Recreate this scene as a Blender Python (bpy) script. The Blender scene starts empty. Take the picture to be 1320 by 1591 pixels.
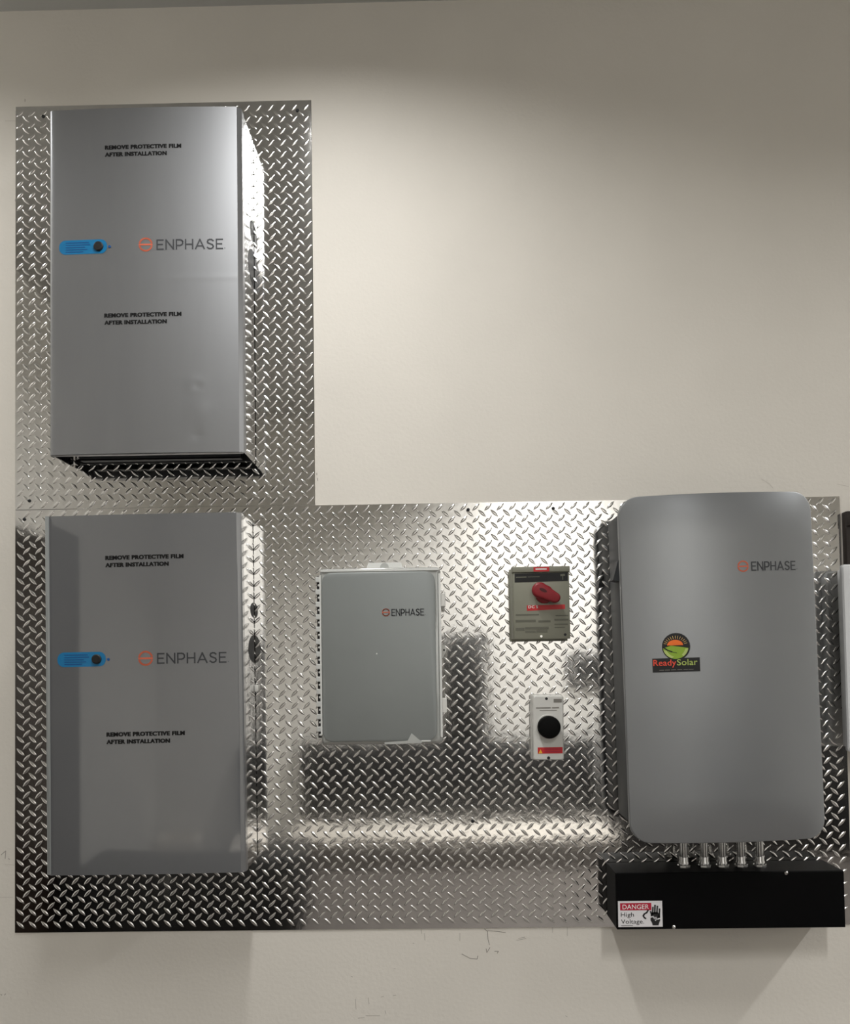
import bpy, bmesh, math, random
from mathutils import Vector, Matrix

random.seed(7)
scene = bpy.context.scene
COL = scene.collection

# ------------------------------------------------------------------ camera
CAM_Z, CAM_D = 1.45, 2.80
YAW, PITCH, ROLL = -0.0147, 0.0350, -0.0143
FPX, PPX, PPY, W, H = 1456.0, 656.16, 984.03, 1320.0, 1591.0
cam_data = bpy.data.cameras.new('camera')
cam_data.sensor_fit = 'VERTICAL'
cam_data.sensor_height = 24.0
cam_data.lens = FPX / H * 24.0
cam_data.shift_x = (W / 2 - PPX) / H
cam_data.shift_y = (PPY - H / 2) / H
cam_data.clip_start = 0.05
cam = bpy.data.objects.new('camera', cam_data)
COL.objects.link(cam)
right = Vector((math.cos(YAW), -math.sin(YAW), 0))
fwd = Vector((math.sin(YAW) * math.cos(PITCH), math.cos(YAW) * math.cos(PITCH), math.sin(PITCH)))
up = right.cross(fwd)
r2 = right * math.cos(ROLL) + up * math.sin(ROLL)
u2 = up * math.cos(ROLL) - right * math.sin(ROLL)
m3 = Matrix((r2, u2, -fwd)).transposed()
cam.matrix_world = Matrix.Translation((0, -CAM_D, CAM_Z)) @ m3.to_4x4()
scene.camera = cam

# ------------------------------------------------------------------ world and exposure
world = bpy.data.worlds.new('world')
scene.world = world
world.use_nodes = True
world.node_tree.nodes['Background'].inputs[0].default_value = (0.05, 0.05, 0.055, 1)
world.node_tree.nodes['Background'].inputs[1].default_value = 0.3
vs = scene.view_settings
vs.view_transform = 'Standard'
vs.look = 'None'
vs.gamma = 1.0
vs.use_curve_mapping = False
vs.exposure = 0.0

ROOM_X0, ROOM_X1, ROOM_Y1, CEIL = -2.1, 4.6, -4.75, 3.485
WARM = (1.0, 0.992, 0.972)
# linear ceiling lights running away from the wall: x, centre y, length, watts, beam spread in degrees
LAMPS = [(-0.345, -1.25, 1.30, 32, 155), (3.30, -1.25, 1.30, 64, 160), (0.90, -3.76, 1.30, 82, 130), (-1.84, -0.46, 0.40, 5.0, 150)]  # last entry is an added fill lamp that brightens the wall's left end

# ------------------------------------------------------------------ helpers
def srgb(r, g, b):
    def f(c):
        c /= 255.0
        return c / 12.92 if c <= 0.04045 else ((c + 0.055) / 1.055) ** 2.4
    return (f(r), f(g), f(b), 1.0)

def mat(name, col, rough=0.5, metal=0.0, coat=0.0, coat_rough=0.05, spec=0.5, var=0.0, scale=8.0,
        bump=0.0, bscale=60.0, stretch=(1, 1, 1), rough_var=0.0, aniso=0.0, coat_ior=1.5):
    m = bpy.data.materials.new(name)
    m.use_nodes = True
    nt = m.node_tree
    p = nt.nodes['Principled BSDF']
    p.inputs['Base Color'].default_value = col
    p.inputs['Roughness'].default_value = rough
    p.inputs['Metallic'].default_value = metal
    p.inputs['Coat Weight'].default_value = coat
    p.inputs['Coat Roughness'].default_value = coat_rough
    p.inputs['Specular IOR Level'].default_value = spec
    p.inputs['Coat IOR'].default_value = coat_ior
    p.inputs['Anisotropic'].default_value = aniso
    tc = nt.nodes.new('ShaderNodeTexCoord')
    mp = nt.nodes.new('ShaderNodeMapping')
    mp.inputs['Scale'].default_value = stretch
    nt.links.new(tc.outputs['Object'], mp.inputs['Vector'])
    nz = nt.nodes.new('ShaderNodeTexNoise')
    nz.inputs['Scale'].default_value = scale
    nz.inputs['Detail'].default_value = 4
    nt.links.new(mp.outputs['Vector'], nz.inputs['Vector'])
    if var > 0:
        rp = nt.nodes.new('ShaderNodeValToRGB')
        rp.color_ramp.elements[0].position = 0.3
        rp.color_ramp.elements[1].position = 0.7
        a = tuple(max(0, c * (1 - var)) for c in col[:3]) + (1,)
        b = tuple(min(1, c * (1 + var)) for c in col[:3]) + (1,)
        rp.color_ramp.elements[0].color = a
        rp.color_ramp.elements[1].color = b
        nt.links.new(nz.outputs['Fac'], rp.inputs['Fac'])
        nt.links.new(rp.outputs['Color'], p.inputs['Base Color'])
    if rough_var > 0:
        mr = nt.nodes.new('ShaderNodeMapRange')
        mr.inputs['To Min'].default_value = max(0.01, rough - rough_var)
        mr.inputs['To Max'].default_value = rough + rough_var
        nt.links.new(nz.outputs['Fac'], mr.inputs['Value'])
        nt.links.new(mr.outputs['Result'], p.inputs['Roughness'])
    if bump > 0:
        n2 = nt.nodes.new('ShaderNodeTexNoise')
        n2.inputs['Scale'].default_value = bscale
        n2.inputs['Detail'].default_value = 3
        nt.links.new(mp.outputs['Vector'], n2.inputs['Vector'])
        bp = nt.nodes.new('ShaderNodeBump')
        bp.inputs['Strength'].default_value = 1.0
        bp.inputs['Distance'].default_value = bump
        nt.links.new(n2.outputs['Fac'], bp.inputs['Height'])
        nt.links.new(bp.outputs['Normal'], p.inputs['Normal'])
    return m

class Root:
    """an Empty at the base of a thing"""
    def __init__(self, name, loc, label=None, cat=None, group=None, tilt=0.0, kind=None):
        o = bpy.data.objects.new(name, None)
        o.empty_display_size = 0.05
        COL.objects.link(o)
        o.location = loc
        o.rotation_euler = (0, tilt, 0)
        if label: o['label'] = label
        if cat: o['category'] = cat
        if group: o['group'] = group
        if kind: o['kind'] = kind
        self.o, self.loc = o, Vector(loc)

def finish(name, me, material, root=None, parent=None, angle=35, smooth=True):
    me.materials.append(material)
    if smooth:
        me.polygons.foreach_set('use_smooth', [True] * len(me.polygons))
        me.set_sharp_from_angle(angle=math.radians(angle))
    o = bpy.data.objects.new(name, me)
    COL.objects.link(o)
    p = parent if parent is not None else (root.o if root else None)
    if p is not None:
        o.parent = p
    return o

def build(name, vf, material, root=None, parent=None, bevel=0.0, seg=2, angle=35, smooth=True):
    """vf = (verts, faces) in world coordinates; stored relative to the root's base"""
    verts, faces = vf
    off = root.loc if root else Vector((0, 0, 0))
    bm = bmesh.new()
    bv = [bm.verts.new(Vector(v) - off) for v in verts]
    for f in faces:
        try:
            bm.faces.new([bv[i] for i in f])
        except ValueError:
            pass
    bmesh.ops.recalc_face_normals(bm, faces=bm.faces)
    if bevel > 0:
        es = [e for e in bm.edges if len(e.link_faces) == 2 and e.calc_face_angle(0) > 0.6]
        bmesh.ops.bevel(bm, geom=es, offset=bevel, segments=seg, affect='EDGES', profile=0.5)
    me = bpy.data.meshes.new(name)
    bm.to_mesh(me)
    bm.free()
    return finish(name, me, material, root, parent, angle, smooth)

def box(x0, x1, y0, y1, z0, z1):
    v = [(x0, y0, z0), (x1, y0, z0), (x1, y1, z0), (x0, y1, z0), (x0, y0, z1), (x1, y0, z1), (x1, y1, z1), (x0, y1, z1)]
    return v, [(0, 1, 2, 3), (4, 5, 6, 7), (0, 1, 5, 4), (1, 2, 6, 5), (2, 3, 7, 6), (3, 0, 4, 7)]

def merge(*parts):
    V, Fc = [], []
    for v, f in parts:
        n = len(V)
        V += list(v)
        Fc += [tuple(i + n for i in q) for q in f]
    return V, Fc

def rr_outline(x0, x1, z0, z1, r, n=6):
    pts = []
    for cx, cz, a0 in ((x1 - r, z1 - r, 0), (x0 + r, z1 - r, 90), (x0 + r, z0 + r, 180), (x1 - r, z0 + r, 270)):
        for k in range(n + 1):
            a = math.radians(a0 + 90.0 * k / n)
            pts.append((cx + r * math.cos(a), cz + r * math.sin(a)))
    return pts

def prism(outline, rings, cap_front=True, cap_back=True):
    """outline in (x,z); rings = [(y, inset_scale_offset)] : inset is metres shrink about the outline's centre"""
    n = len(outline)
    cx = (min(p[0] for p in outline) + max(p[0] for p in outline)) / 2
    cz = (min(p[1] for p in outline) + max(p[1] for p in outline)) / 2
    hx = (max(p[0] for p in outline) - min(p[0] for p in outline)) / 2
    hz = (max(p[1] for p in outline) - min(p[1] for p in outline)) / 2
    V, Fc = [], []
    for y, ins in rings:
        sx, sz = (hx - ins) / hx, (hz - ins) / hz
        V += [(cx + (x - cx) * sx, y, cz + (z - cz) * sz) for x, z in outline]
    for k in range(len(rings) - 1):
        for i in range(n):
            j = (i + 1) % n
            Fc.append((k * n + i, k * n + j, (k + 1) * n + j, (k + 1) * n + i))
    if cap_back: Fc.append(tuple(range(n)))
    if cap_front: Fc.append(tuple((len(rings) - 1) * n + i for i in range(n)))
    return V, Fc

def ring_frame(outer, inner, y0, y1):
    """frame between two outlines of equal point count, from y0 (back) to y1 (front)"""
    n = len(outer)
    V = [(x, y0, z) for x, z in outer] + [(x, y1, z) for x, z in outer] + [(x, y1, z) for x, z in inner] + [(x, y0, z) for x, z in inner]
    Fc = []
    for a, b in ((0, 1), (1, 2), (2, 3), (3, 0)):
        for i in range(n):
            j = (i + 1) % n
            Fc.append((a * n + i, a * n + j, b * n + j, b * n + i))
    return V, Fc

def lathe(c, axis, prof, n=20):
    """prof = [(distance along axis, radius)], closed at both ends"""
    ax = Vector(axis).normalized()
    t = Vector((0, 0, 1)) if abs(ax.z) < 0.9 else Vector((1, 0, 0))
    a = ax.cross(t).normalized()
    b = ax.cross(a)
    V, Fc = [], []
    for d, r in prof:
        for i in range(n):
            an = 2 * math.pi * i / n
            V.append(tuple(Vector(c) + ax * d + (a * math.cos(an) + b * math.sin(an)) * r))
    for k in range(len(prof) - 1):
        for i in range(n):
            j = (i + 1) % n
            Fc.append((k * n + i, k * n + j, (k + 1) * n + j, (k + 1) * n + i))
    Fc.append(tuple(range(n)))
    Fc.append(tuple((len(prof) - 1) * n + i for i in range(n)))
    return V, Fc

# ---- flat print: 2D pieces (u = x, v = z) laid on a surface y = surf(x, z)
def stroke(pts, w, closed=False, ext=0.5):
    V, Fc = [], []
    seq = list(pts) + ([pts[0]] if closed else [])
    for (x0, z0), (x1, z1) in zip(seq[:-1], seq[1:]):
        d = math.hypot(x1 - x0, z1 - z0)
        if d < 1e-9: continue
        ux, uz = (x1 - x0) / d, (z1 - z0) / d
        e = w * ext * 0.5
        ax, az, bx, bz = x0 - ux * e, z0 - uz * e, x1 + ux * e, z1 + uz * e
        px, pz = -uz * w / 2, ux * w / 2
        n = len(V)
        V += [(ax + px, az + pz), (ax - px, az - pz), (bx - px, bz - pz), (bx + px, bz + pz)]
        Fc.append((n, n + 1, n + 2, n + 3))
    return V, Fc

def poly(pts):
    return list(pts), [tuple(range(len(pts)))]

def arc(cx, cz, r, a0, a1, n=20, rz=None):
    rz = r if rz is None else rz
    return [(cx + r * math.cos(math.radians(a0 + (a1 - a0) * k / n)), cz + rz * math.sin(math.radians(a0 + (a1 - a0) * k / n))) for k in range(n + 1)]

def disc2(cx, cz, r, n=28):
    return poly(arc(cx, cz, r, 0, 360, n)[:-1])

_text_cache = {}
def text2(s, x, z, height, width=None, bold=0.0, align='LEFT', slope=0.0):
    """text outline as 2D mesh: lower-left at x,z; capital height and total width in metres"""
    key = (s, bold)
    if key not in _text_cache:
        cu = bpy.data.curves.new('print', 'FONT')
        cu.body = s
        cu.size = 1.0
        cu.offset = bold
        cu.space_character = 1.0 + bold * 3
        cu.resolution_u = 3
        ob = bpy.data.objects.new('print', cu)
        COL.objects.link(ob)
        bpy.context.view_layer.update()
        me = bpy.data.meshes.new_from_object(ob.evaluated_get(bpy.context.evaluated_depsgraph_get()))
        V = [(v.co.x, v.co.y) for v in me.vertices]
        Fc = [tuple(p.vertices) for p in me.polygons]
        bpy.data.objects.remove(ob)
        bpy.data.curves.remove(cu)
        bpy.data.meshes.remove(me)
        _text_cache[key] = (V, Fc)
    V, Fc = _text_cache[key]
    x0, x1 = min(v[0] for v in V), max(v[0] for v in V)
    cap = 0.729
    sz = height / cap
    sx = sz if width is None else width / (x1 - x0)
    out = []
    for a, b in V:
        uu, vv = (a - x0) * sx, b * sz
        out.append((x + uu, z + vv + slope * uu))
    return out, Fc

def slice2(V, Fc, step=0.008):
    """cut a flat print into narrow vertical strips so that it can follow a curved cover"""
    bm = bmesh.new()
    bv = [bm.verts.new((x, z, 0)) for x, z in V]
    for f in Fc:
        try: bm.faces.new([bv[i] for i in f])
        except ValueError: pass
    xa, xb = min(v[0] for v in V), max(v[0] for v in V)
    k = 1
    while xa + k * step < xb:
        bmesh.ops.bisect_plane(bm, geom=bm.verts[:] + bm.edges[:] + bm.faces[:], plane_co=(xa + k * step, 0, 0), plane_no=(1, 0, 0))
        k += 1
    bm.verts.index_update()
    out = [(v.co.x, v.co.y) for v in bm.verts], [tuple(v.index for v in f.verts) for f in bm.faces]
    bm.free()
    return out

def lay(name, v2f, surf, material, root, parent=None, lift=0.0006):
    V, Fc = v2f
    if getattr(surf, 'curved', False):
        V, Fc = slice2(V, Fc)
    pts = [(x, surf(x, z) - lift, z) for x, z in V]
    off = root.loc
    me = bpy.data.meshes.new(name)
    me.from_pydata([tuple(Vector(p) - off) for p in pts], [], Fc)
    me.update()
    # make every face look to the room (-y)
    bm = bmesh.new()
    bm.from_mesh(me)
    for f in bm.faces:
        if f.normal.y > 0: f.normal_flip()
    bm.to_mesh(me)
    bm.free()
    return finish(name, me, material, root, parent, smooth=False)

GLYPH = {
    'E': (0.60, [[(0.60, 0), (0, 0), (0, 1), (0.60, 1)], [(0, 0.52), (0.52, 0.52)]]),
    'N': (0.74, [[(0, 0), (0, 1), (0.74, 0), (0.74, 1)]]),
    'P': (0.62, [[(0, 0), (0, 1), (0.36, 1), (0.52, 0.95), (0.62, 0.82), (0.62, 0.58), (0.52, 0.45), (0.36, 0.38), (0, 0.38)]]),
    'H': (0.70, [[(0, 0), (0, 1)], [(0.70, 0), (0.70, 1)], [(0, 0.5), (0.70, 0.5)]]),
    'A': (0.86, [[(0, 0), (0.43, 1), (0.86, 0)], [(0.17, 0.30), (0.69, 0.30)]]),
    'S': (0.62, [[(0.58, 0.86), (0.44, 0.98), (0.26, 1.0), (0.08, 0.92), (0.03, 0.76), (0.10, 0.61), (0.31, 0.52), (0.52, 0.42),
                  (0.60, 0.26), (0.54, 0.10), (0.38, 0.0), (0.20, 0.0), (0.02, 0.13)]]),
}
def wordmark(x, z, h, width, slope=0.0):
    adv, items = 0.0, []
    for ch in 'ENPHASE':
        w, st = GLYPH[ch]
        items.append((adv, st))
        adv += w + 0.30
    tot = adv - 0.30
    kx = width / tot
    parts = []
    for a, sts in items:
        for st in sts:
            parts.append(stroke([(x + (a + p[0]) * kx, z + p[1] * h + slope * (a + p[0]) * kx) for p in st], h * 0.155, ext=0.9))
    parts.append(disc2(x + width + h * 0.25, z + h * 0.06 + slope * width, h * 0.05, 8))
    return merge(*parts)

def emblem(cx, cz, r):
    w = r * 0.24
    return merge(stroke(arc(cx, cz, r - w / 2, 14, 166, 22), w, ext=0.3),
                 stroke(arc(cx, cz, r - w / 2, 194, 346, 22), w, ext=0.3),
                 stroke([(cx - r * 0.98, cz), (cx + r * 0.98, cz)], w, ext=0))

def brand_logo(root, surf, cx, cz, r, tx, tz, th, tw, slope=0.0, lift=0.0006):
    e = lay('brand_logo', emblem(cx, cz, r), surf, M['logo_orange'], root, lift=lift)
    e['label'] = 'orange round emblem of the printed logo'
    t = lay('logo_lettering', wordmark(tx, tz, th, tw, slope), surf, M['logo_grey'], root, parent=e, lift=lift)
    t['label'] = 'dark grey lettering ENPHASE beside the emblem'

# ------------------------------------------------------------------ materials
M = {}
M['wall'] = mat('wall_paint', srgb(224, 219, 210), 0.62, var=0.025, scale=3.0, bump=0.0006, bscale=90)
M['wall_side'] = mat('room_wall_paint', srgb(234, 232, 227), 0.7, var=0.03, scale=2.0)
M['ceiling'] = mat('ceiling_paint', srgb(182, 182, 179), 0.8, var=0.02, scale=3.0)
M['floor'] = mat('concrete_floor', srgb(96, 91, 87), 0.55, var=0.12, scale=3.0)
M['plate'] = mat('aluminium_tread_plate', (0.74, 0.73, 0.715, 1), 0.07, 1.0, var=0.05, scale=25, bump=0.0002, bscale=26, rough_var=0.02)
M['lug'] = mat('aluminium_lug', (0.78, 0.77, 0.755, 1), 0.17, 1.0, var=0.04, scale=60)
M['silver'] = mat('silver_painted_cover', (0.335, 0.342, 0.356, 1), 0.39, 0.88, var=0.03, scale=4, stretch=(3, 3, 0.5))
M['silver_film'] = mat('silver_cover_under_gloss_film', (0.185, 0.191, 0.202, 1), 0.45, 0.6, coat=1.0, coat_rough=0.05, var=0.03, scale=4, bump=0.0008, bscale=3.0, coat_ior=1.95)
M['side_film'] = mat('film_covered_side', (0.62, 0.62, 0.62, 1), 0.10, 1.0, bump=0.0006, bscale=16)
M['fold'] = mat('cover_fold_edge', (0.42, 0.425, 0.44, 1), 0.30, 0.85)
M['film_edge'] = mat('pale_film_edge', srgb(150, 154, 154), 0.25, 0.2, coat=0.6)
M['chassis'] = mat('dark_chassis', srgb(34, 35, 38), 0.5, 0.3)
M['black'] = mat('matt_black', srgb(16, 16, 17), 0.55)
M['hole'] = mat('dark_opening', srgb(30, 30, 31), 0.6)
M['steel'] = mat('zinc_steel', (0.5, 0.5, 0.5, 1), 0.16, 1.0, var=0.06, scale=40)
M['screw'] = mat('bright_screw', (0.75, 0.74, 0.72, 1), 0.22, 1.0)
M['ink'] = mat('black_print', srgb(18, 18, 20), 0.6)
M['logo_grey'] = mat('logo_grey_print', srgb(52, 54, 58), 0.55)
M['logo_orange'] = mat('logo_orange_print', srgb(200, 98, 70), 0.55)
M['blue'] = mat('blue_tag', srgb(16, 116, 168), 0.4, coat=0.2, var=0.05, scale=30)
M['blue_dark'] = mat('dark_blue_print', srgb(12, 78, 140), 0.5)
M['poly'] = mat('pale_polycarbonate', srgb(216, 217, 214), 0.22, coat=0.5, coat_rough=0.08)
M['clear_rim'] = mat('glossy_lid_rim', srgb(172, 174, 171), 0.14, coat=1.0, coat_rough=0.05)
M['panel_grey'] = mat('grey_lid_panel', srgb(136, 140, 139), 0.42, 0.2, coat=0.0, coat_rough=0.10, var=0.02, scale=5)
M['disc_grey'] = mat('olive_grey_steel', srgb(140, 140, 126), 0.4, 0.15, var=0.03, scale=12)
M['print_grey'] = mat('faint_grey_print', srgb(98, 98, 86), 0.5)
M['red'] = mat('red_label', srgb(196, 32, 38), 0.45)
M['red_handle'] = mat('red_plastic_handle', srgb(134, 22, 33), 0.42)
M['hollow_shade_red'] = mat('shaded_hollow_red', srgb(70, 10, 16), 0.6)
M['white'] = mat('white_print', srgb(236, 234, 232), 0.5)
M['white_plastic'] = mat('white_plastic', srgb(214, 213, 208), 0.3, coat=0.3)
M['white_paint'] = mat('white_enamel', srgb(226, 228, 230), 0.35)
M['knob'] = mat('black_knob', srgb(3, 3, 3), 0.5, spec=0.12)
M['yellow'] = mat('yellow_print', srgb(240, 176, 50), 0.5)
M['cover_grey'] = mat('satin_grey_cover', (0.30, 0.311, 0.324, 1), 0.33, 0.75, var=0.02, scale=4, bump=0.00008, bscale=500)
M['body_grey'] = mat('dark_grey_body', srgb(58, 60, 62), 0.45)
M['way_black'] = mat('black_painted_wireway', srgb(2, 2, 3), 0.55, spec=0.1)
M['orange'] = mat('sun_orange', srgb(236, 112, 34), 0.5)
M['green'] = mat('leaf_green', srgb(134, 166, 46), 0.5)
M['green_pale'] = mat('pale_green', srgb(176, 192, 110), 0.5)
M['pale_ray'] = mat('pale_ray', srgb(214, 178, 110), 0.5)
M['ready_red'] = mat('ready_red', srgb(220, 74, 52), 0.5)
M['solar_green'] = mat('solar_green', srgb(170, 186, 96), 0.5)
M['danger_red'] = mat('danger_crimson', srgb(176, 24, 56), 0.5)
M['label_white'] = mat('label_white', srgb(222, 220, 222), 0.45)
M['brown_wood'] = mat('dark_brown_wood', srgb(30, 18, 10), 0.5, var=0.4, scale=6, stretch=(6, 6, 0.6))
M['print_pale'] = mat('pale_grey_print', srgb(128, 124, 118), 0.6)
M['scuff'] = mat('scuff', srgb(168, 162, 154), 0.8)
M['scuff_dark'] = mat('scuff_dark', srgb(124, 118, 112), 0.8)
M['scuff_pale'] = mat('scuff_pale', srgb(204, 198, 190), 0.8)
M['dark_cabinet'] = mat('charcoal_cabinet', srgb(24, 24, 25), 0.5, var=0.1, scale=5)
M['dark_rug'] = mat('dark_rug', srgb(38, 33, 28), 0.95, var=0.2, scale=60)
M['white_mat'] = mat('white_floor_mat', srgb(236, 230, 220), 0.7, var=0.03, scale=10)
M['lamp_lens'] = mat('frosted_lens', srgb(240, 238, 230), 0.4)

# ------------------------------------------------------------------ room shell
def structure(o):
    o['kind'] = 'structure'
    return o
T = 0.12
wall_back = structure(build('wall_back', box(ROOM_X0 - T, ROOM_X1 + T, 0.0, T, 0, CEIL), M['wall']))
structure(build('wall_left', box(ROOM_X0 - T, ROOM_X0, ROOM_Y1, 0, 0, CEIL), M['wall_side']))
structure(build('wall_right', box(ROOM_X1, ROOM_X1 + T, ROOM_Y1, 0, 0, CEIL), M['wall_side']))
structure(build('wall_front', box(ROOM_X0 - T, ROOM_X1 + T, ROOM_Y1 - T, ROOM_Y1, 0, CEIL), M['wall_side']))
structure(build('floor', box(ROOM_X0 - T, ROOM_X1 + T, ROOM_Y1 - T, T, -0.1, 0.0), M['floor']))
structure(build('ceiling', box(ROOM_X0 - T, ROOM_X1 + T, ROOM_Y1 - T, T, CEIL, CEIL + 0.1), M['ceiling']))

# linear ceiling lights (they light the room; the short last one is added fill)
places = ['above the stacked battery boxes', 'near the right end of the tread plate wall', 'in the rear half of the room', 'in the left corner, added to brighten the wall there, shorter than the others']
for (lx, ly, ll, lw, sp), pl in zip(LAMPS, places):
    r = Root('linear_ceiling_light', (lx, ly, CEIL), 'long white linear light on the ceiling ' + pl, 'ceiling light', 'linear ceiling lights')
    y0, y1 = ly - ll / 2, ly + ll / 2
    build('housing', box(lx - 0.095, lx + 0.095, y0 - 0.02, y1 + 0.02, CEIL - 0.030, CEIL - 0.0005), M['white_paint'], r, bevel=0.004)
    build('diffuser', box(lx - 0.080, lx + 0.080, y0, y1, CEIL - 0.034, CEIL - 0.0305), M['lamp_lens'], r)
    build('end_cap', box(lx - 0.097, lx + 0.097, y0 - 0.032, y0 - 0.0205, CEIL - 0.034, CEIL - 0.0005), M['white_paint'], r)
    build('end_cap', box(lx - 0.097, lx + 0.097, y1 + 0.0205, y1 + 0.032, CEIL - 0.034, CEIL - 0.0005), M['white_paint'], r)
    ld = bpy.data.lights.new('light_tube', 'AREA')
    ld.shape = 'RECTANGLE'
    ld.size, ld.size_y = 0.15, ll
    ld.energy = lw
    ld.color = WARM
    ld.spread = math.radians(sp)
    lo = bpy.data.objects.new('light_tube', ld)
    COL.objects.link(lo)
    lo.parent = r.o
    lo.location = (0, 0, -0.036)

# ------------------------------------------------------------------ tread plate sheets
PITCH_L = 0.0366
LUG_L, LUG_W, LUG_H = 0.0335, 0.0098, 0.0014
def lug_mesh(ang):
    """one raised lens-shaped lug lying on the sheet, facing -y, long axis at ang degrees in the x-z plane"""
    n = 6
    def outline(s, h):
        pts = []
        L, Wd = LUG_L / 2 * (0.35 + 0.65 * s if s < 1 else 1), LUG_W / 2 * s
        for k in range(n):
            t = -1 + 2 * k / n
            pts.append((t * L, Wd * (1 - t * t), h))
        for k in range(n):
            t = 1 - 2 * k / n
            pts.append((t * L, -Wd * (1 - t * t), h))
        return pts
    rings = [outline(1.0, 0.0), outline(0.62, LUG_H * 0.72), outline(0.22, LUG_H)]
    V = [p for r in rings for p in r]
    m = 2 * n
    Fc = []
    for k in range(2):
        for i in range(m):
            j = (i + 1) % m
            Fc.append((k * m + i, k * m + j, (k + 1) * m + j, (k + 1) * m + i))
    Fc.append(tuple(2 * m + i for i in range(m)))
    a = math.radians(ang)
    V = [(x * math.cos(a) - z * math.sin(a), -h, x * math.sin(a) + z * math.cos(a)) for x, z, h in V]
    # faces must look to -y
    return V, [tuple(reversed(f)) for f in Fc]

LUGS = [lug_mesh(45), lug_mesh(-43)]
LUG_ME = []
for V, Fc in LUGS:
    me = bpy.data.meshes.new('raised_lug')
    bm = bmesh.new()
    bv = [bm.verts.new(v) for v in V]
    for f in Fc: bm.faces.new([bv[i] for i in f])
    bmesh.ops.recalc_face_normals(bm, faces=bm.faces)
    bm.to_mesh(me)
    bm.free()
    me.materials.append(M['lug'])
    me.polygons.foreach_set('use_smooth', [True] * len(me.polygons))
    LUG_ME.append(me)

# what stands in front of the sheets (x0, x1, z0, z1): lugs there do not show
HIDE = [(-1.13, -0.54, 2.05, 3.06), (-1.13, -0.54, 0.88, 1.89), (-0.33, 0.0, 1.2, 1.74), (0.2, 0.4, 1.5, 1.74),
        (0.25, 0.38, 1.16, 1.37), (0.49, 1.13, 0.95, 1.93), (0.48, 1.16, 0.70, 0.88)]
def tread_sheet(x0, x1, z0, z1, phase, label, screws, tilt=0.0):
    th, gap = 0.0032, 0.0008
    r = Root('tread_plate_sheet', (x0, 0, z0), label, 'metal sheet', 'diamond tread plate sheets on the wall', tilt)
    build('sheet', box(x0, x1, -th, -gap, z0, z1), M['plate'], r, bevel=0.0006, seg=1)
    cand = []
    half = 0.011
    ni = int((x1 - x0) / PITCH_L) + 3
    nj = int((z1 - z0) / PITCH_L) + 3
    for orient in (0, 1):
        ox = phase[0] + (PITCH_L / 2 if orient else 0)
        oz = phase[1] - (PITCH_L / 2 if orient else 0)
        i0 = math.floor((x0 - ox) / PITCH_L)
        j0 = math.floor((z0 - oz) / PITCH_L)
        for i in range(i0, i0 + ni):
            for j in range(j0, j0 + nj):
                x, z = ox + i * PITCH_L, oz + j * PITCH_L
                if x0 + half < x < x1 - half and z0 + half < z < z1 - half:
                    hid = any(a < x < b and c < z < d for a, b, c, d in HIDE)
                    cand.append((hid, x * x + (z - 1.45) ** 2, x, z, orient))
    cand.sort()
    for hid, d, x, z, orient in cand[:300]:
        o = bpy.data.objects.new('raised_lug', LUG_ME[orient])
        COL.objects.link(o)
        o.parent = r.o
        o.location = (x - x0, -th + 0.0001, z - z0)
    V, Fc = [], []
    for hid, d, x, z, orient in cand[300:]:
        lv, lf = LUGS[orient]
        n = len(V)
        V += [(a + x, b - th + 0.0001, c + z) for a, b, c in lv]
        Fc += [tuple(i + n for i in f) for f in lf]
    o = build('raised_lugs', (V, Fc), M['lug'], r, angle=180)
    o['kind'] = 'stuff'
    for x, z in screws:
        build('screw', lathe((x, -th, z), (0, -1, 0), [(0, 0.0052), (0.0015, 0.0052), (0.003, 0.003)], 10), M['chassis'], r)
    return r
SX0, SX1, SXU = -1.2657, 1.2079, -0.3574
SZ0, SZS, SZU = 0.6745, 1.9385, 3.1823
tread_sheet(SX0, SXU, SZS + 0.0006, SZU, (-0.5555, 3.1610), 'upper sheet of silver diamond tread plate behind the upper battery box',
            [(-1.222, 1.966), (-1.18, 3.15), (-0.40, 3.15)])
tread_sheet(SX0, SX1, SZ0, SZS, (0.0139, 1.2285), 'wide lower sheet of silver diamond tread plate behind the lower equipment',
            [(-1.2374, 1.910), (0.1009, 1.9167), (0.3552, 1.9163), (0.0994, 0.9885), (0.74, 1.925)])

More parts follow.
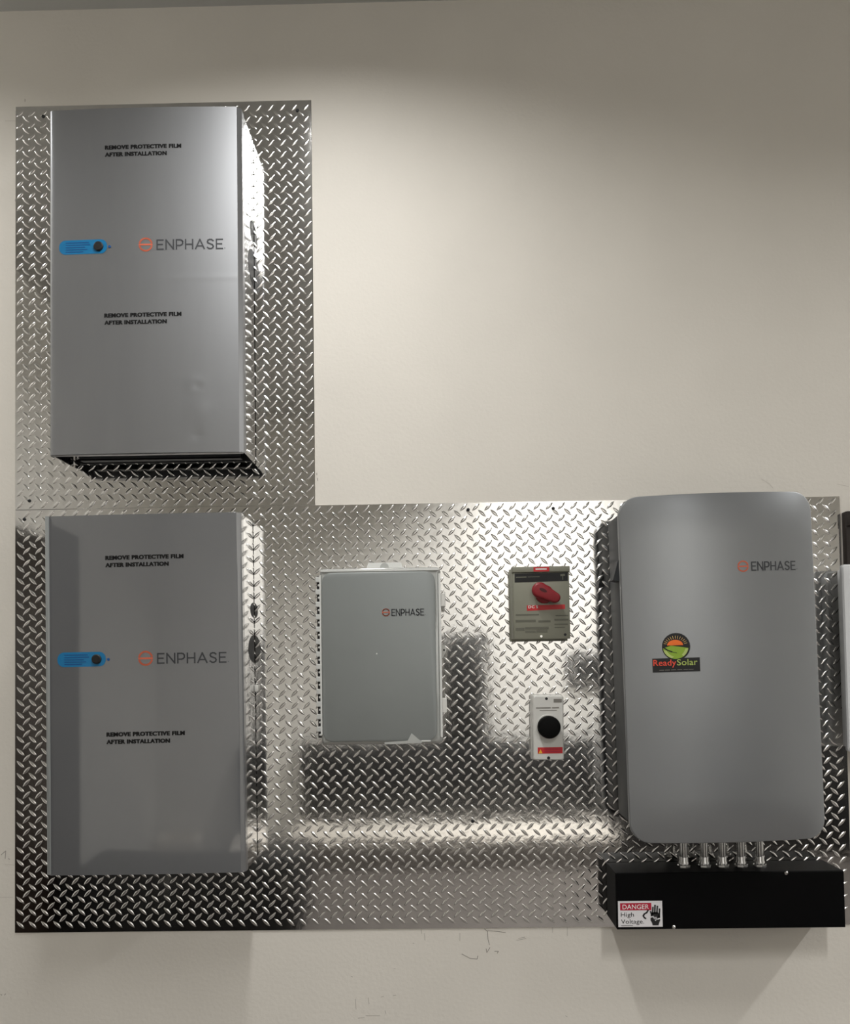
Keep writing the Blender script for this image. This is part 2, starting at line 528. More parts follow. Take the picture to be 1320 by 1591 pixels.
# ------------------------------------------------------------------ battery boxes
def battery(label, xc, z0, z1, film, tilt, knock, dents, clip):
    w, dep = 0.552, 0.190
    x0, x1 = xc - w / 2, xc + w / 2
    r = Root('battery_box', (xc, 0, z0), label, 'battery box', 'wall mounted battery boxes', tilt)
    front = M['silver_film'] if film else M['silver']
    crown = 0.007
    def prof_y(x):
        t = (x - xc) / (w / 2)
        return -dep + crown * t * t
    ins = 0.012
    # top view profile of the front cover: left fold, crowned face, right fold
    P = [(x0, -dep + 0.045), (x0, -dep + 0.018), (x0 + 0.0025, -dep + crown + 0.004), (x0 + 0.007, prof_y(x0 + 0.007) + 0.0008)]
    nx = 60
    xa, xb = x0 + 0.010, x1 - ins
    P += [(xa + (xb - xa) * k / nx, prof_y(xa + (xb - xa) * k / nx)) for k in range(nx + 1)]
    P += [(x1 - ins + 0.0015, prof_y(x1 - ins) + 0.0022), (x1 - 0.002, -dep + 0.0155), (x1, -dep + 0.019), (x1, -dep + 0.045)]
    nz = 150
    V, Fc = [], []
    for j in range(nz + 1):
        z = z0 + (z1 - z0) * j / nz
        for x, y in P:
            dy = 0.0
            for cx, cz, s, a in dents:
                dy += a * math.exp(-(((x - cx) / s) ** 2 + ((z - cz) / s) ** 2))
            if not film:
                dy -= 0.00022 * math.exp(-((z - 2.561 - 0.004 * (x - xc)) / 0.007) ** 2)      # crease across the film
            V.append((x, y + dy, z))
    n = len(P)
    for j in range(nz):
        for i in range(n - 1):
            a = j * n + i
            Fc.append((a, a + 1, a + n + 1, a + n))
    top = [nz * n + i for i in range(n)]
    Fc.append(tuple(top))
    c = build('front_cover', (V, Fc), front, r, angle=25)
    # lower return lip of the cover
    build('bottom_lip', box(x0 + 0.004, x1 - 0.004, -dep + crown + 0.004, -dep + 0.030, z0, z0 + 0.003), M['fold'], r)
    # the two sides and the top, wrapped in reflective film
    build('side_panel', box(x0, x0 + 0.003, -dep + 0.045, -0.010, z0 + 0.004, z1), M['side_film'] if not film else M['fold'], r)
    sp = build('side_panel', box(x1 - 0.003, x1, -dep + 0.045, -0.010, z0 + 0.004, z1), M['side_film'], r)
    sp['label'] = 'shiny film covered side of the box'
    build('top_panel', box(x0, x1, -dep + 0.045, -0.010, z1 - 0.003, z1), M['side_film'], r)
    # inner chassis, open at the bottom, and its mounting bracket
    build('chassis', box(x0 + 0.008, x1 - 0.008, -dep + 0.040, -0.02, z0 + 0.055, z1 - 0.01), M['chassis'], r)
    br = merge(box(x0 + 0.05, x1 - 0.03, -0.085, -0.080, z0 + 0.006, z0 + 0.055), box(x0 + 0.05, x1 - 0.03, -0.085, -0.055, z0 + 0.006, z0 + 0.009))
    build('mounting_bracket', br, M['body_grey'], r)
    build('back_plate', box(x0 + 0.02, x1 - 0.006, -0.012, -0.0056, z0 + 0.012, z1 - 0.012), M['chassis'], r)
    # dark openings at the back edge of the right side
    for kz0, kz1, kd in knock:
        m = 12
        V = []
        for k in range(m + 1):
            a = math.pi * k / m
            V.append((x1 + 0.0006, -0.011 - kd * math.sin(a), (kz0 + kz1) / 2 + (kz1 - kz0) / 2 * math.cos(a)))
        nb = len(V)
        V2 = V + [(x1 - 0.002, y, z) for _, y, z in V]
        F2 = [tuple(range(nb)), tuple(range(nb, 2 * nb))] + [(i, (i + 1) % nb, nb + (i + 1) % nb, nb + i) for i in range(nb)]
        o = build('side_opening', (V2, F2), M['hole'], r, smooth=False)
        o['label'] = 'dark rounded opening in the side'
    if clip:
        build('cable_clip', box(x1 + 0.0005, x1 + 0.012, -0.02, -0.006, clip - 0.01, clip + 0.01), M['white_plastic'], r, bevel=0.002)
    if film:
        # pale folded film edges along the left, top and right of the cover
        build('film_edge', box(x0 - 0.0006, x0 + 0.010, -dep + 0.0035, -dep + 0.040, z0 + 0.002, z1 + 0.0005), M['film_edge'], r, bevel=0.002)
        build('film_edge', box(x0 + 0.010, x1 - 0.012, -dep - 0.0006 + crown, -dep + 0.040, z1 - 0.0045, z1 + 0.0006), M['film_edge'], r, bevel=0.001)
    def surf(x, z):
        dy = sum(a * math.exp(-(((x - cx) / s) ** 2 + ((z - cz) / s) ** 2)) for cx, cz, s, a in dents)
        return prof_y(x) + dy
    return r, surf

def battery_print(r, surf, texts, logo, tag):
    for tx, tz, tw in texts:
        heavy = []
        for dx, dz in ((-0.0007, -0.0003), (0.0007, -0.0003), (-0.0007, 0.0003), (0.0007, 0.0003)):      # heavy strokes
            heavy.append(text2('REMOVE PROTECTIVE FILM', tx + dx, tz + dz, 0.0112, tw, bold=0.03, slope=0.003))
            heavy.append(text2('AFTER INSTALLATION', tx + dx, tz - 0.0205 + dz, 0.0112, tw * 0.81, bold=0.03, slope=0.003))
        t = lay('warning_text', merge(*heavy), surf, M['ink'], r)
        t['label'] = 'black printed words about removing the protective film'
    brand_logo(r, surf, *logo)
    x0, x1, zc, hh, bx = tag
    t = lay('blue_tag', poly(rr_outline(x0, x1, zc - hh, zc + hh, hh * 0.92, 6)), surf, M['blue'], r)
    t['label'] = 'blue rounded tag'
    lines = merge(*[stroke([(x0 + 0.02, zc + hh * k), (x0 + 0.02 + ln, zc + hh * k)], 0.0022) for k, ln in ((0.62, 0.066), (0.3, 0.07), (-0.02, 0.055), (-0.34, 0.062), (-0.66, 0.05))])
    lay('tag_print', lines, surf, M['blue_dark'], r, parent=t, lift=0.0009)
    V, Fc = lathe((bx, surf(bx, zc) - 0.0005, zc), (0, -1, 0), [(0, 0.0135), (0.004, 0.0135), (0.006, 0.011)], 20)
    build('tag_button', (V, Fc), M['black'], r, parent=t)
    V, Fc = lathe((x1 + 0.007, surf(x1 + 0.006, zc) - 0.0003, zc - 0.0015), (0, -1, 0), [(0, 0.0042), (0.002, 0.0036)], 12)
    build('tag_pin', (V, Fc), M['blue_dark'], r, parent=t)

XU = -0.812
rb, sf = battery('silver battery box with matt cover mounted above, dented at lower right', XU, 2.0615, 3.0560, False, 0.0,
                 [(2.735, 2.80, 0.055), (2.60, 2.71, 0.085)],
                 [(-0.665, 2.250, 0.011, 0.0013), (-0.672, 2.256, 0.024, -0.0010), (-0.667, 2.11, 0.014, 0.0011), (-0.66, 2.18, 0.035, -0.0009)], None)
battery_print(rb, sf, [(-0.924, 2.9365, 0.2175), (-0.927, 2.4510, 0.2185)],
              (-0.8087, 2.6580, 0.0202, -0.7760, 2.6435, 0.0265, 0.185, 0.003), (-1.058, -0.9190, 2.6560, 0.0205, -0.9433))
XL = -0.816
rb2, sf2 = battery('grey battery box under glossy reflective film mounted below the other', XL, 0.8835, 1.8890, True, -0.006,
                   [(1.600, 1.645, 0.05), (1.465, 1.548, 0.085)], [], 1.389)
battery_print(rb2, sf2, [(-0.9205, 1.7620, 0.2195), (-0.9215, 1.2670, 0.2185)],
              (-0.8100, 1.4830, 0.0210, -0.7760, 1.4685, 0.0265, 0.190, -0.002), (-1.060, -0.9220, 1.4835, 0.0205, -0.9477))

# ------------------------------------------------------------------ grey combiner box
def combiner():
    x0, x1, z0, z1, dep = -0.331, 0.0150, 1.2290, 1.7330, 0.155
    r = Root('combiner_box', ((x0 + x1) / 2, 0, z0), 'pale plastic equipment box with grey lid, hinged at left, beside the battery boxes', 'electrical box')
    out = rr_outline(x0, x1, z0, z1, 0.012)
    build('enclosure_body', prism(rr_outline(x0 + 0.006, x1 - 0.006, z0 + 0.006, z1 - 0.006, 0.012), [(-0.0056, 0), (-0.098, 0)]), M['poly'], r)
    build('lid_rim', prism(out, [(-0.100, 0), (-0.112, 0), (-0.136, 0.0015), (-0.146, 0.006), (-0.149, 0.010)], cap_front=True), M['clear_rim'], r, angle=30)
    pan = rr_outline(x0 + 0.009, x1 - 0.017, z0 + 0.012, z1 - 0.015, 0.026, 8)
    p = build('lid_panel', prism(pan, [(-0.148, 0), (-dep + 0.001, 0), (-dep, 0.002)]), M['panel_grey'], r)
    p['label'] = 'flat grey face of the lid with rounded corners'
    # bright clear lip above the panel
    build('top_lip', prism(rr_outline(x0 + 0.004, x1 - 0.004, z1 - 0.0125, z1 - 0.005, 0.003, 3), [(-0.146, 0), (-0.153, 0.0008)]), M['poly'], r)
    build('side_lip', prism(rr_outline(x0 + 0.0005, x0 + 0.0065, z0 + 0.03, z1 - 0.02, 0.002, 3), [(-0.13, 0), (-0.153, 0.0008)]), M['poly'], r)
    build('side_lip', prism(rr_outline(x1 - 0.0075, x1 - 0.0002, z0 + 0.02, z1 - 0.02, 0.002, 3), [(-0.13, 0), (-0.153, 0.0008)]), M['poly'], r)
    build('hinge_shade_strip', box(x0 - 0.011, x0 + 0.0005, -0.112, -0.0995, z0 + 0.02, z1 - 0.02), M['hole'], r)  # dark strip standing in for the shade between the hinge knuckles
    # hinge knuckles down the left side
    kn = 13
    base = None
    for k in range(kn):
        zc = z1 - 0.030 - k * (z1 - z0 - 0.075) / (kn - 1)
        if base is None:
            base = build('hinge_knuckle', merge(box(x0 - 0.0145, x0 + 0.001, -0.118, -0.098, zc - 0.0075, zc + 0.0075),
                                                box(x0 - 0.0085, x0 + 0.001, -0.116, -0.100, zc - 0.0195, zc - 0.0135)), M['poly'], r, bevel=0.0015, seg=1)
            zc0 = zc
        else:
            o = base.copy()
            COL.objects.link(o)
            o.parent = r.o
            o.location = (0, 0, zc - zc0)
    # latches and padlock eye on the right
    for za, zb in ((1.618, 1.656), (1.318, 1.359)):
        build('latch', merge(box(x1 - 0.002, x1 + 0.012, -0.148, -0.105, za, zb), box(x1 + 0.007, x1 + 0.012, -0.140, -0.125, zb - 0.001, zb + 0.006)), M['white_plastic'], r, bevel=0.0015, seg=1)
    V, Fc = prism([(x1 - 0.002, 1.514), (x1 + 0.004, 1.511), (x1 + 0.013, 1.502), (x1 + 0.013, 1.492), (x1 + 0.004, 1.474), (x1 - 0.002, 1.470)], [(-0.112, 0), (-0.118, 0)])
    t = build('padlock_tab', (V, Fc), M['white_plastic'], r)
    build('padlock_hole', lathe((x1 + 0.0065, -0.1175, 1.495), (0, -1, 0), [(0, 0.003), (0.001, 0.003)], 10), M['hole'], r, parent=t)
    # mounting tab on top with a keyhole
    xm0, xm1 = -0.206, -0.098
    V, Fc = prism([(xm0 + 0.006, z1 + 0.028), (xm1 - 0.004, z1 + 0.028), (xm1, z1 + 0.016), (xm1 + 0.008, z1 - 0.008), (xm0 - 0.006, z1 - 0.008), (xm0, z1 + 0.012)], [(-0.0056, 0), (-0.0105, 0)])
    t = build('mounting_tab', (V, Fc), M['poly'], r)
    build('keyhole', lathe((-0.152, -0.0103, z1 + 0.014), (0, -1, 0), [(0, 0.013), (0.0006, 0.013)], 16), M['clear_rim'], r, parent=t)
    # loose corner of film at the lower right edge
    V, Fc = prism([(-0.150, z0 + 0.009), (-0.085, z0 + 0.012), (-0.074, z0 + 0.033), (-0.052, z0 + 0.014), (-0.045, z0 + 0.012), (-0.045, z0 + 0.005), (-0.15, z0 + 0.003)], [(-dep + 0.001, 0), (-dep - 0.0015, 0)])
    build('film_flap', (V, Fc), M['clear_rim'], r)
    build('film_flap', box(-0.046, -0.020, -dep - 0.002, -dep, z0 + 0.009, z0 + 0.013), M['poly'], r)
    surf = lambda x, z: -dep
    brand_logo(r, surf, -0.1415, 1.6035, 0.0112, -0.1245, 1.5945, 0.0170, 0.0895, 0.0)
    lay('lid_mark', disc2(-0.169, 1.487, 0.0022, 10), surf, M['poly'], r)
combiner()

# ------------------------------------------------------------------ red handled disconnect
def disconnect():
    x0, x1, z0, z1, dep = 0.2225, 0.3860, 1.5230, 1.7300, 0.095
    r = Root('disconnect_switch', ((x0 + x1) / 2, 0, z0), 'small olive grey steel switch box with red rotary handle', 'switch box')
    build('enclosure', box(x0, x1 - 0.002, -0.085, -0.0056, z0 + 0.002, z1), M['disc_grey'], r, bevel=0.002)
    build('flange', box(x0 - 0.003, x1 + 0.004, -0.009, -0.0056, z0 - 0.004, z1 + 0.004), M['disc_grey'], r, bevel=0.001)
    build('front_cover', box(x0 + 0.002, x1, -dep, -0.0865, z0, z1 - 0.014), M['disc_grey'], r, bevel=0.0025)
    build('top_hood', box(x0 - 0.001, x1 + 0.002, -dep - 0.003, -0.06, z1 - 0.0135, z1 + 0.003), M['disc_grey'], r, bevel=0.002)
    f = lambda x, z: -dep
    fh = lambda x, z: -dep - 0.003
    t = lay('top_label', poly([(0.283, z1 - 0.012), (0.3285, z1 - 0.012), (0.3285, z1 + 0.0015), (0.283, z1 + 0.0015)]), fh, M['red'], r)
    lay('label_print', stroke([(0.290, z1 - 0.005), (0.320, z1 - 0.005)], 0.004), fh, M['white'], r, parent=t, lift=0.001)
    h = lay('header_label', poly([(x0 + 0.006, 1.688), (x1 - 0.004, 1.690), (x1 - 0.004, 1.7145), (x0 + 0.006, 1.7135)]), f, M['ink'], r)
    lay('header_print', merge(stroke([(0.233, 1.7025), (0.262, 1.703)], 0.0035), stroke([(0.267, 1.703), (0.300, 1.7035)], 0.002),
                              stroke([(0.362, 1.707), (0.372, 1.7075)], 0.006), stroke([(0.367, 1.704), (0.367, 1.694)], 0.002)), f, M['print_grey'], r, parent=h, lift=0.001)
    w = lay('warning_label', poly([(0.2625, 1.605), (0.372, 1.609), (0.372, 1.622), (0.2625, 1.621)]), f, M['red'], r)
    lay('label_lettering', text2('DC S', 0.2665, 1.6125, 0.0080, 0.028, bold=0.02, slope=0.01), f, M['white'], r, parent=w, lift=0.001)
    ln = []
    for xa, xb, z, wd in ((0.231, 0.296, 1.594, 0.004), (0.345, 0.380, 1.590, 0.003), (0.231, 0.285, 1.576, 0.007), (0.296, 0.328, 1.574, 0.006), (0.342, 0.380, 1.578, 0.005),
                          (0.342, 0.378, 1.565, 0.004), (0.231, 0.252, 1.552, 0.008), (0.258, 0.322, 1.555, 0.007), (0.258, 0.285, 1.545, 0.006), (0.290, 0.318, 1.546, 0.008), (0.342, 0.370, 1.556, 0.003)):
        ln.append(stroke([(xa, z), (xb, z)], wd))
    lay('instruction_print', merge(*ln), f, M['print_grey'], r)
    build('screw', lathe((0.302, -dep, 1.531), (0, -1, 0), [(0, 0.004), (0.002, 0.0035)], 12), M['screw'], r)
    build('screw', lathe((0.371, -dep, 1.535), (0, -1, 0), [(0, 0.004), (0.001, 0.004)], 12), M['chassis'], r)
    # teardrop handle standing off the cover on a round boss
    cx, cz = 0.307, 1.6565
    build('handle_boss', lathe((cx + 0.006, -dep + 0.0005, cz - 0.004), (0, -1, 0), [(0, 0.027), (0.012, 0.026), (0.016, 0.020)], 24), M['red_handle'], r)
    ang = math.radians(-27)
    def tear(s):
        pts = []
        for k in range(15):
            a = math.radians(72 + 216 * k / 14)
            pts.append((0.0225 * s * math.cos(a), 0.0225 * s * math.sin(a)))
        for k in range(9):
            a = math.radians(-82 + 160 * k / 8)
            pts.append((0.049 + 0.0145 * s * math.cos(a), 0.0145 * s * math.sin(a)))
        return [(cx - 0.006 + (p[0] - 0.004) * math.cos(ang) - p[1] * math.sin(ang), cz + 0.004 + (p[0] - 0.004) * math.sin(ang) + p[1] * math.cos(ang)) for p in pts]
    V, Fc = [], []
    lev = [(-dep - 0.012, 0.86), (-dep - 0.020, 1.0), (-dep - 0.032, 1.0), (-dep - 0.037, 0.86), (-dep - 0.038, 0.70)]
    n = 24
    for y, s in lev: V += [(x, y, z) for x, z in tear(s)]
    for k in range(len(lev) - 1):
        for i in range(n):
            j = (i + 1) % n
            Fc.append((k * n + i, k * n + j, (k + 1) * n + j, (k + 1) * n + i))
    Fc += [tuple(range(n)), tuple((len(lev) - 1) * n + i for i in range(n))]
    hd = build('rotary_handle', (V, Fc), M['red_handle'], r, angle=50)
    hd['label'] = 'red teardrop rotary handle'
    ho = [(cx - 0.006 + a * math.cos(ang) - b * math.sin(ang), cz + 0.004 + a * math.sin(ang) + b * math.cos(ang)) for a, b in arc(0.004, 0.003, 0.0115, 0, 360, 18, 0.0048)[:-1]]
    build('handle_hollow_shade', prism(ho, [(-dep - 0.036, 0), (-dep - 0.0385, 0)]), M['hollow_shade_red'], r, parent=hd)  # darker red patch on the handle, painting the shade of its hollow
disconnect()

# ------------------------------------------------------------------ white rotary switch
def rotary():
    x0, x1, z0, z1, dep = 0.2760, 0.3645, 1.1725, 1.3590, 0.070
    r = Root('rotary_switch', ((x0 + x1) / 2, 0, z0), 'white plastic switch box with round black knob and red label', 'switch box', tilt=0.012)
    build('enclosure', prism(rr_outline(x0 - 0.003, x1 + 0.003, z0 - 0.003, z1 + 0.003, 0.006, 4), [(-0.0056, 0), (-0.030, 0.001)]), M['white_plastic'], r)
    build('front_cover', prism(rr_outline(x0 - 0.001, x1 + 0.001, z0 - 0.001, z1 + 0.001, 0.005, 4), [(-0.031, 0), (-dep + 0.003, 0.0015), (-dep, 0.0045)]), M['white_plastic'], r)
    f = lambda x, z: -dep
    build('collar', lathe((0.3195, -dep + 0.0003, 1.2700), (0, -1, 0), [(0, 0.036), (0.003, 0.0345)], 28), M['white_plastic'], r)
    k = build('knob', lathe((0.3195, -dep - 0.003, 1.2690), (0, -1, 0), [(0, 0.0325), (0.022, 0.0325), (0.026, 0.030), (0.027, 0.026)], 32), M['knob'], r)
    w = lay('warning_label', poly([(0.288, 1.1915), (0.360, 1.1925), (0.360, 1.2105), (0.288, 1.2095)]), f, M['red'], r)
    lay('warning_triangle', poly([(0.2905, 1.1925), (0.302, 1.1927), (0.2962, 1.2045)]), f, M['yellow'], r, parent=w, lift=0.001)
    lay('label_print', merge(stroke([(0.308, 1.2045), (0.355, 1.2050)], 0.003), stroke([(0.308, 1.197), (0.355, 1.1975)], 0.003)), f, M['danger_red'], r, parent=w, lift=0.001)
    lay('cover_print', merge(stroke([(0.285, 1.3235), (0.326, 1.3240)], 0.003), stroke([(0.331, 1.3240), (0.350, 1.3245)], 0.003), stroke([(0.295, 1.3165), (0.344, 1.317)], 0.002)), f, M['print_pale'], r)
    lay('rating_label', poly([(0.335, 1.3395), (0.359, 1.3395), (0.359, 1.3500), (0.335, 1.3500)]), f, M['print_pale'], r)
    build('screw', lathe((0.3145, -dep + 0.001, 1.3505), (0, -1, 0), [(0, 0.0042), (0.0015, 0.0042)], 10), M['hole'], r)
    build('screw', lathe((0.3195, -dep + 0.001, 1.1790), (0, -1, 0), [(0, 0.0048), (0.0015, 0.0048)], 10), M['hole'], r)
rotary()

# ------------------------------------------------------------------ system controller with curved cover
CX, CZ0, CZ1, CW = 0.7865, 0.9665, 1.9085, 0.523
def controller():
    r = Root('system_controller', (CX, 0, CZ0), 'large grey controller unit with curved rounded cover above the black wireway', 'controller', tilt=-0.016)
    dep, bow, rad = 0.250, 0.033, 0.052
    x0, x1 = CX - CW / 2, CX + CW / 2
    def surf(x, z):
        t = (x - CX) / (CW / 2)
        return -dep + bow * t * t
    surf.curved = True
    def zr(x):
        e = min(x - x0, x1 - x)
        if e >= rad: return 0.0
        return rad - math.sqrt(max(0.0, rad * rad - (rad - e) ** 2))
    xs = []
    m = 9
    for k in range(m + 1): xs.append(x0 + rad * (1 - math.cos(math.pi / 2 * k / m)))
    for k in range(1, 24): xs.append(x0 + rad + (CW - 2 * rad) * k / 24)
    for k in range(m, -1, -1): xs.append(x1 - rad * (1 - math.cos(math.pi / 2 * k / m)))
    nz = 8
    V, Fc = [], []
    for x in xs:
        e = zr(x)
        for j in range(nz + 1):
            V.append((x, surf(x, 0), CZ0 + e + (CZ1 - CZ0 - 2 * e) * j / nz))
    n = nz + 1
    for i in range(len(xs) - 1):
        for j in range(nz):
            Fc.append((i * n + j, (i + 1) * n + j, (i + 1) * n + j + 1, i * n + j + 1))
    # boundary loop -> rounded rim going back
    loop = [i * n for i in range(len(xs))] + [(len(xs) - 1) * n + j for j in range(1, n)] + [i * n + nz for i in range(len(xs) - 2, -1, -1)] + [j for j in range(nz - 1, 0, -1)]
    zc = (CZ0 + CZ1) / 2
    def shell(dy, grow):
        out = []
        for i in loop:
            x, y, z = V[i]
            dx, dz = x - CX, z - zc
            sx = (CW / 2 + grow) / (CW / 2)
            sz = ((CZ1 - CZ0) / 2 + grow) / ((CZ1 - CZ0) / 2)
            out.append((CX + dx * sx, y + dy, zc + dz * sz))
        return out
    prev = loop
    for dy, g in ((0.0008, 0.0018), (0.0035, 0.003), (0.020, 0.003), (0.024, 0.0005), (0.022, -0.006)):
        st = len(V)
        V += shell(dy, g)
        cur = [st + k for k in range(len(loop))]
        for k in range(len(loop)):
            q = (k + 1) % len(loop)
            Fc.append((prev[k], prev[q], cur[q], cur[k]))
        prev = cur
    build('curved_cover', (V, Fc), M['cover_grey'], r, angle=40)
    # back pan of the cover and the body behind it
    build('cover_back', prism(rr_outline(x0 + 0.008, x1 - 0.008, CZ0 + 0.008, CZ1 - 0.008, 0.045, 5), [(-0.178, 0), (-0.196, 0)]), M['body_grey'], r)
    build('body', box(x0 + 0.006, x1 - 0.020, -0.1775, -0.0056, CZ0 + 0.045, CZ1 - 0.035), M['body_grey'], r, bevel=0.004)
    build('side_latch', prism([(x0 - 0.012, 1.690), (x0 + 0.004, 1.745), (x0 + 0.012, 1.745), (x0 + 0.012, 1.685)], [(-0.10, 0), (-0.15, 0)]), M['body_grey'], r)
    brand_logo(r, surf, 0.8475, 1.7080, 0.0155, 0.8715, 1.6965, 0.0220, 0.1235, 0.0)
    # sun and leaf sticker
    ox, oz = 0.6578, 1.4955
    st = lay('sticker', disc2(ox + 0.0015, oz, 0.0372), surf, M['ink'], r)
    st['label'] = 'black sticker with sun and leaf emblem and the words ReadySolar'
    lay('sticker_banner', poly([(0.5955, 1.4265), (0.7205, 1.4265), (0.7205, 1.4645), (0.5955, 1.4645)]), surf, M['ink'], r, parent=st, lift=0.0008)
    rr_ = 0.0335
    lay('sticker_sun', poly(arc(ox - 0.001, oz + 0.0035, 0.021, 0, 180, 16, 0.0150)), surf, M['orange'], r, parent=st, lift=0.0012)
    rays = []
    for k in range(13):
        a = math.radians(12 + 156 * k / 12)
        rays.append(stroke([(ox + 0.0235 * math.cos(a), oz + 0.004 + 0.0175 * math.sin(a)), (ox + 0.0315 * math.cos(a), oz + 0.004 + 0.0255 * math.sin(a))], 0.0011, ext=0))
    lay('sticker_rays', merge(*rays), surf, M['pale_ray'], r, parent=st, lift=0.0012)
    lf = arc(ox, oz, rr_, 187, 352, 20) + [(ox + 0.010, oz - 0.0005), (ox - 0.012, oz + 0.003)]
    lay('sticker_leaf', poly(lf), surf, M['green'], r, parent=st, lift=0.0016)
    lay('leaf_shine', merge(poly(arc(ox, oz, rr_, 195, 250, 8) + arc(ox + 0.006, oz + 0.004, rr_, 250, 205, 8)),
                            poly(arc(ox, oz, rr_, 305, 350, 8) + arc(ox - 0.007, oz + 0.003, rr_, 345, 312, 8))), surf, M['green_pale'], r, parent=st, lift=0.0020)
    lay('leaf_vein', merge(stroke([(ox - 0.033, oz - 0.001), (ox - 0.022, oz - 0.009), (ox - 0.010, oz - 0.014)], 0.0030), stroke([(ox - 0.010, oz - 0.014), (ox + 0.002, oz - 0.017)], 0.0015)), surf, M['ink'], r, parent=st, lift=0.0022)
    lay('sticker_lettering', text2('Ready', 0.5975, 1.4445, 0.0172, 0.0600, bold=0.012), surf, M['ready_red'], r, parent=st, lift=0.0024)
    lay('sticker_lettering', text2('Solar', 0.6595, 1.4445, 0.0172, 0.0540, bold=0.006), surf, M['solar_green'], r, parent=st, lift=0.0024)
    lay('sticker_fine_print', merge(*[stroke([(a, 1.4325), (a + 0.012, 1.4325)], 0.0012) for a in (0.613, 0.628, 0.644, 0.660, 0.676, 0.690)]), surf, M['print_pale'], r, parent=st, lift=0.0024)
    return r
controller()

# ------------------------------------------------------------------ black wireway
WX0, WX1, WZ0, WZ1, WD = 0.4905, 1.1245, 0.7085, 0.8640, 0.152
def wireway():
    r = Root('wireway', ((WX0 + WX1) / 2, 0, WZ0), 'black metal wireway box with danger label below the controller', 'wireway')
    build('trough', box(WX0, WX1, -WD + 0.003, -0.0056, WZ0 + 0.001, WZ1), M['way_black'], r, bevel=0.0012, seg=1)
    build('front_cover', box(WX0 + 0.0008, WX1 - 0.0008, -WD - 0.001, -WD + 0.0025, WZ0, WZ1 - 0.001), M['way_black'], r, bevel=0.001, seg=1)
    for x, z in ((0.9640, 0.8595), (0.6485, 0.7145)):
        build('screw', lathe((x, -WD - 0.0008, z), (0, -1, 0), [(0, 0.0052), (0.0018, 0.005), (0.0036, 0.0028)], 12), M['screw'], r)
    f = lambda x, z: -WD - 0.001
    a0, a1, b0, b1 = 0.4950, 0.6180, 0.7155, 0.7870
    d = lay('danger_label', poly([(a0, b0), (a1, b0), (a1, b1), (a0, b1)]), f, M['label_white'], r)
    d['label'] = 'white label reading DANGER High Voltage with a black hand'
    lay('label_band', poly([(a0 + 0.006, 0.7615), (a0 + 0.0925, 0.7615), (a0 + 0.0925, 0.7815), (a0 + 0.006, 0.7815)]), f, M['danger_red'], r, parent=d, lift=0.0010)
    lay('label_lettering', text2('DANGER', a0 + 0.0125, 0.7650, 0.0132, 0.073, bold=0.004), f, M['white'], r, parent=d, lift=0.0014)
    lay('label_lettering', merge(text2('High', a0 + 0.0075, 0.7440, 0.0125, 0.036), text2('Voltage.', a0 + 0.0075, 0.7250, 0.0125, 0.064),
                                 stroke([(a0 + 0.008, 0.7195), (a0 + 0.040, 0.7195)], 0.0014)), f, M['ink'], r, parent=d, lift=0.0010)
    hx = a0 + 0.1035
    hand = [stroke([(hx - 0.0085, 0.750), (hx - 0.0065, 0.7695)], 0.0042), stroke([(hx - 0.002, 0.752), (hx - 0.0005, 0.7750)], 0.0045),
            stroke([(hx + 0.0040, 0.752), (hx + 0.0060, 0.7725)], 0.0043), stroke([(hx + 0.0105, 0.742), (hx + 0.0118, 0.7650)], 0.0042),
            stroke([(hx - 0.0135, 0.7580), (hx - 0.0105, 0.7470)], 0.0040),
            poly([(hx - 0.0130, 0.7470), (hx - 0.0080, 0.7560), (hx + 0.0070, 0.7560), (hx + 0.0128, 0.7450), (hx + 0.0128, 0.7330), (hx + 0.0090, 0.7240), (hx + 0.0082, 0.7195),
                  (hx - 0.0085, 0.7195), (hx - 0.0095, 0.7250), (hx - 0.0140, 0.7340)])]
    lay('hand_symbol', merge(*hand), f, M['ink'], r, parent=d, lift=0.0010)
    lay('hand_shock', merge(stroke([(hx - 0.0145, 0.7420), (hx - 0.006, 0.7440), (hx - 0.003, 0.7375), (hx + 0.001, 0.7425), (hx + 0.003, 0.7360), (hx + 0.014, 0.7390)], 0.0030),
                            stroke([(hx - 0.001, 0.7330), (hx + 0.004, 0.7370)], 0.0024)), f, M['label_white'], r, parent=d, lift=0.0014)
    lay('shock_arrow', merge(stroke([(hx - 0.020, 0.7615), (hx - 0.024, 0.7550), (hx - 0.031, 0.7510), (hx - 0.034, 0.7460), (hx - 0.031, 0.7410), (hx - 0.027, 0.7385)], 0.0042)), f, M['ink'], r, parent=d, lift=0.0010)
    return r
wireway()

# conduits from the controller down into the wireway
ordn = ['leftmost', 'second from the left', 'middle', 'second from the right', 'rightmost']
for x, nm in zip((0.6997, 0.7585, 0.8099, 0.8631, 0.9163), ordn):
    r = Root('conduit', (x, -0.080, WZ1), 'short steel conduit between controller and black wireway, ' + nm + ' of five', 'conduit', 'conduits above the wireway')
    build('pipe', lathe((x, -0.080, WZ1 + 0.022), (0, 0, 1), [(0, 0.0112), (0.130, 0.0112)], 20), M['steel'], r)
    build('connector', lathe((x, -0.080, WZ1 + 0.006), (0, 0, 1), [(0, 0.0150), (0.008, 0.0150), (0.012, 0.0128), (0.022, 0.0128), (0.024, 0.0118)], 20), M['steel'], r)
    build('locknut', lathe((x, -0.080, WZ1 + 0.0002), (0, 0, 1), [(0, 0.0200), (0.0055, 0.0195)], 8), M['steel'], r, angle=20)

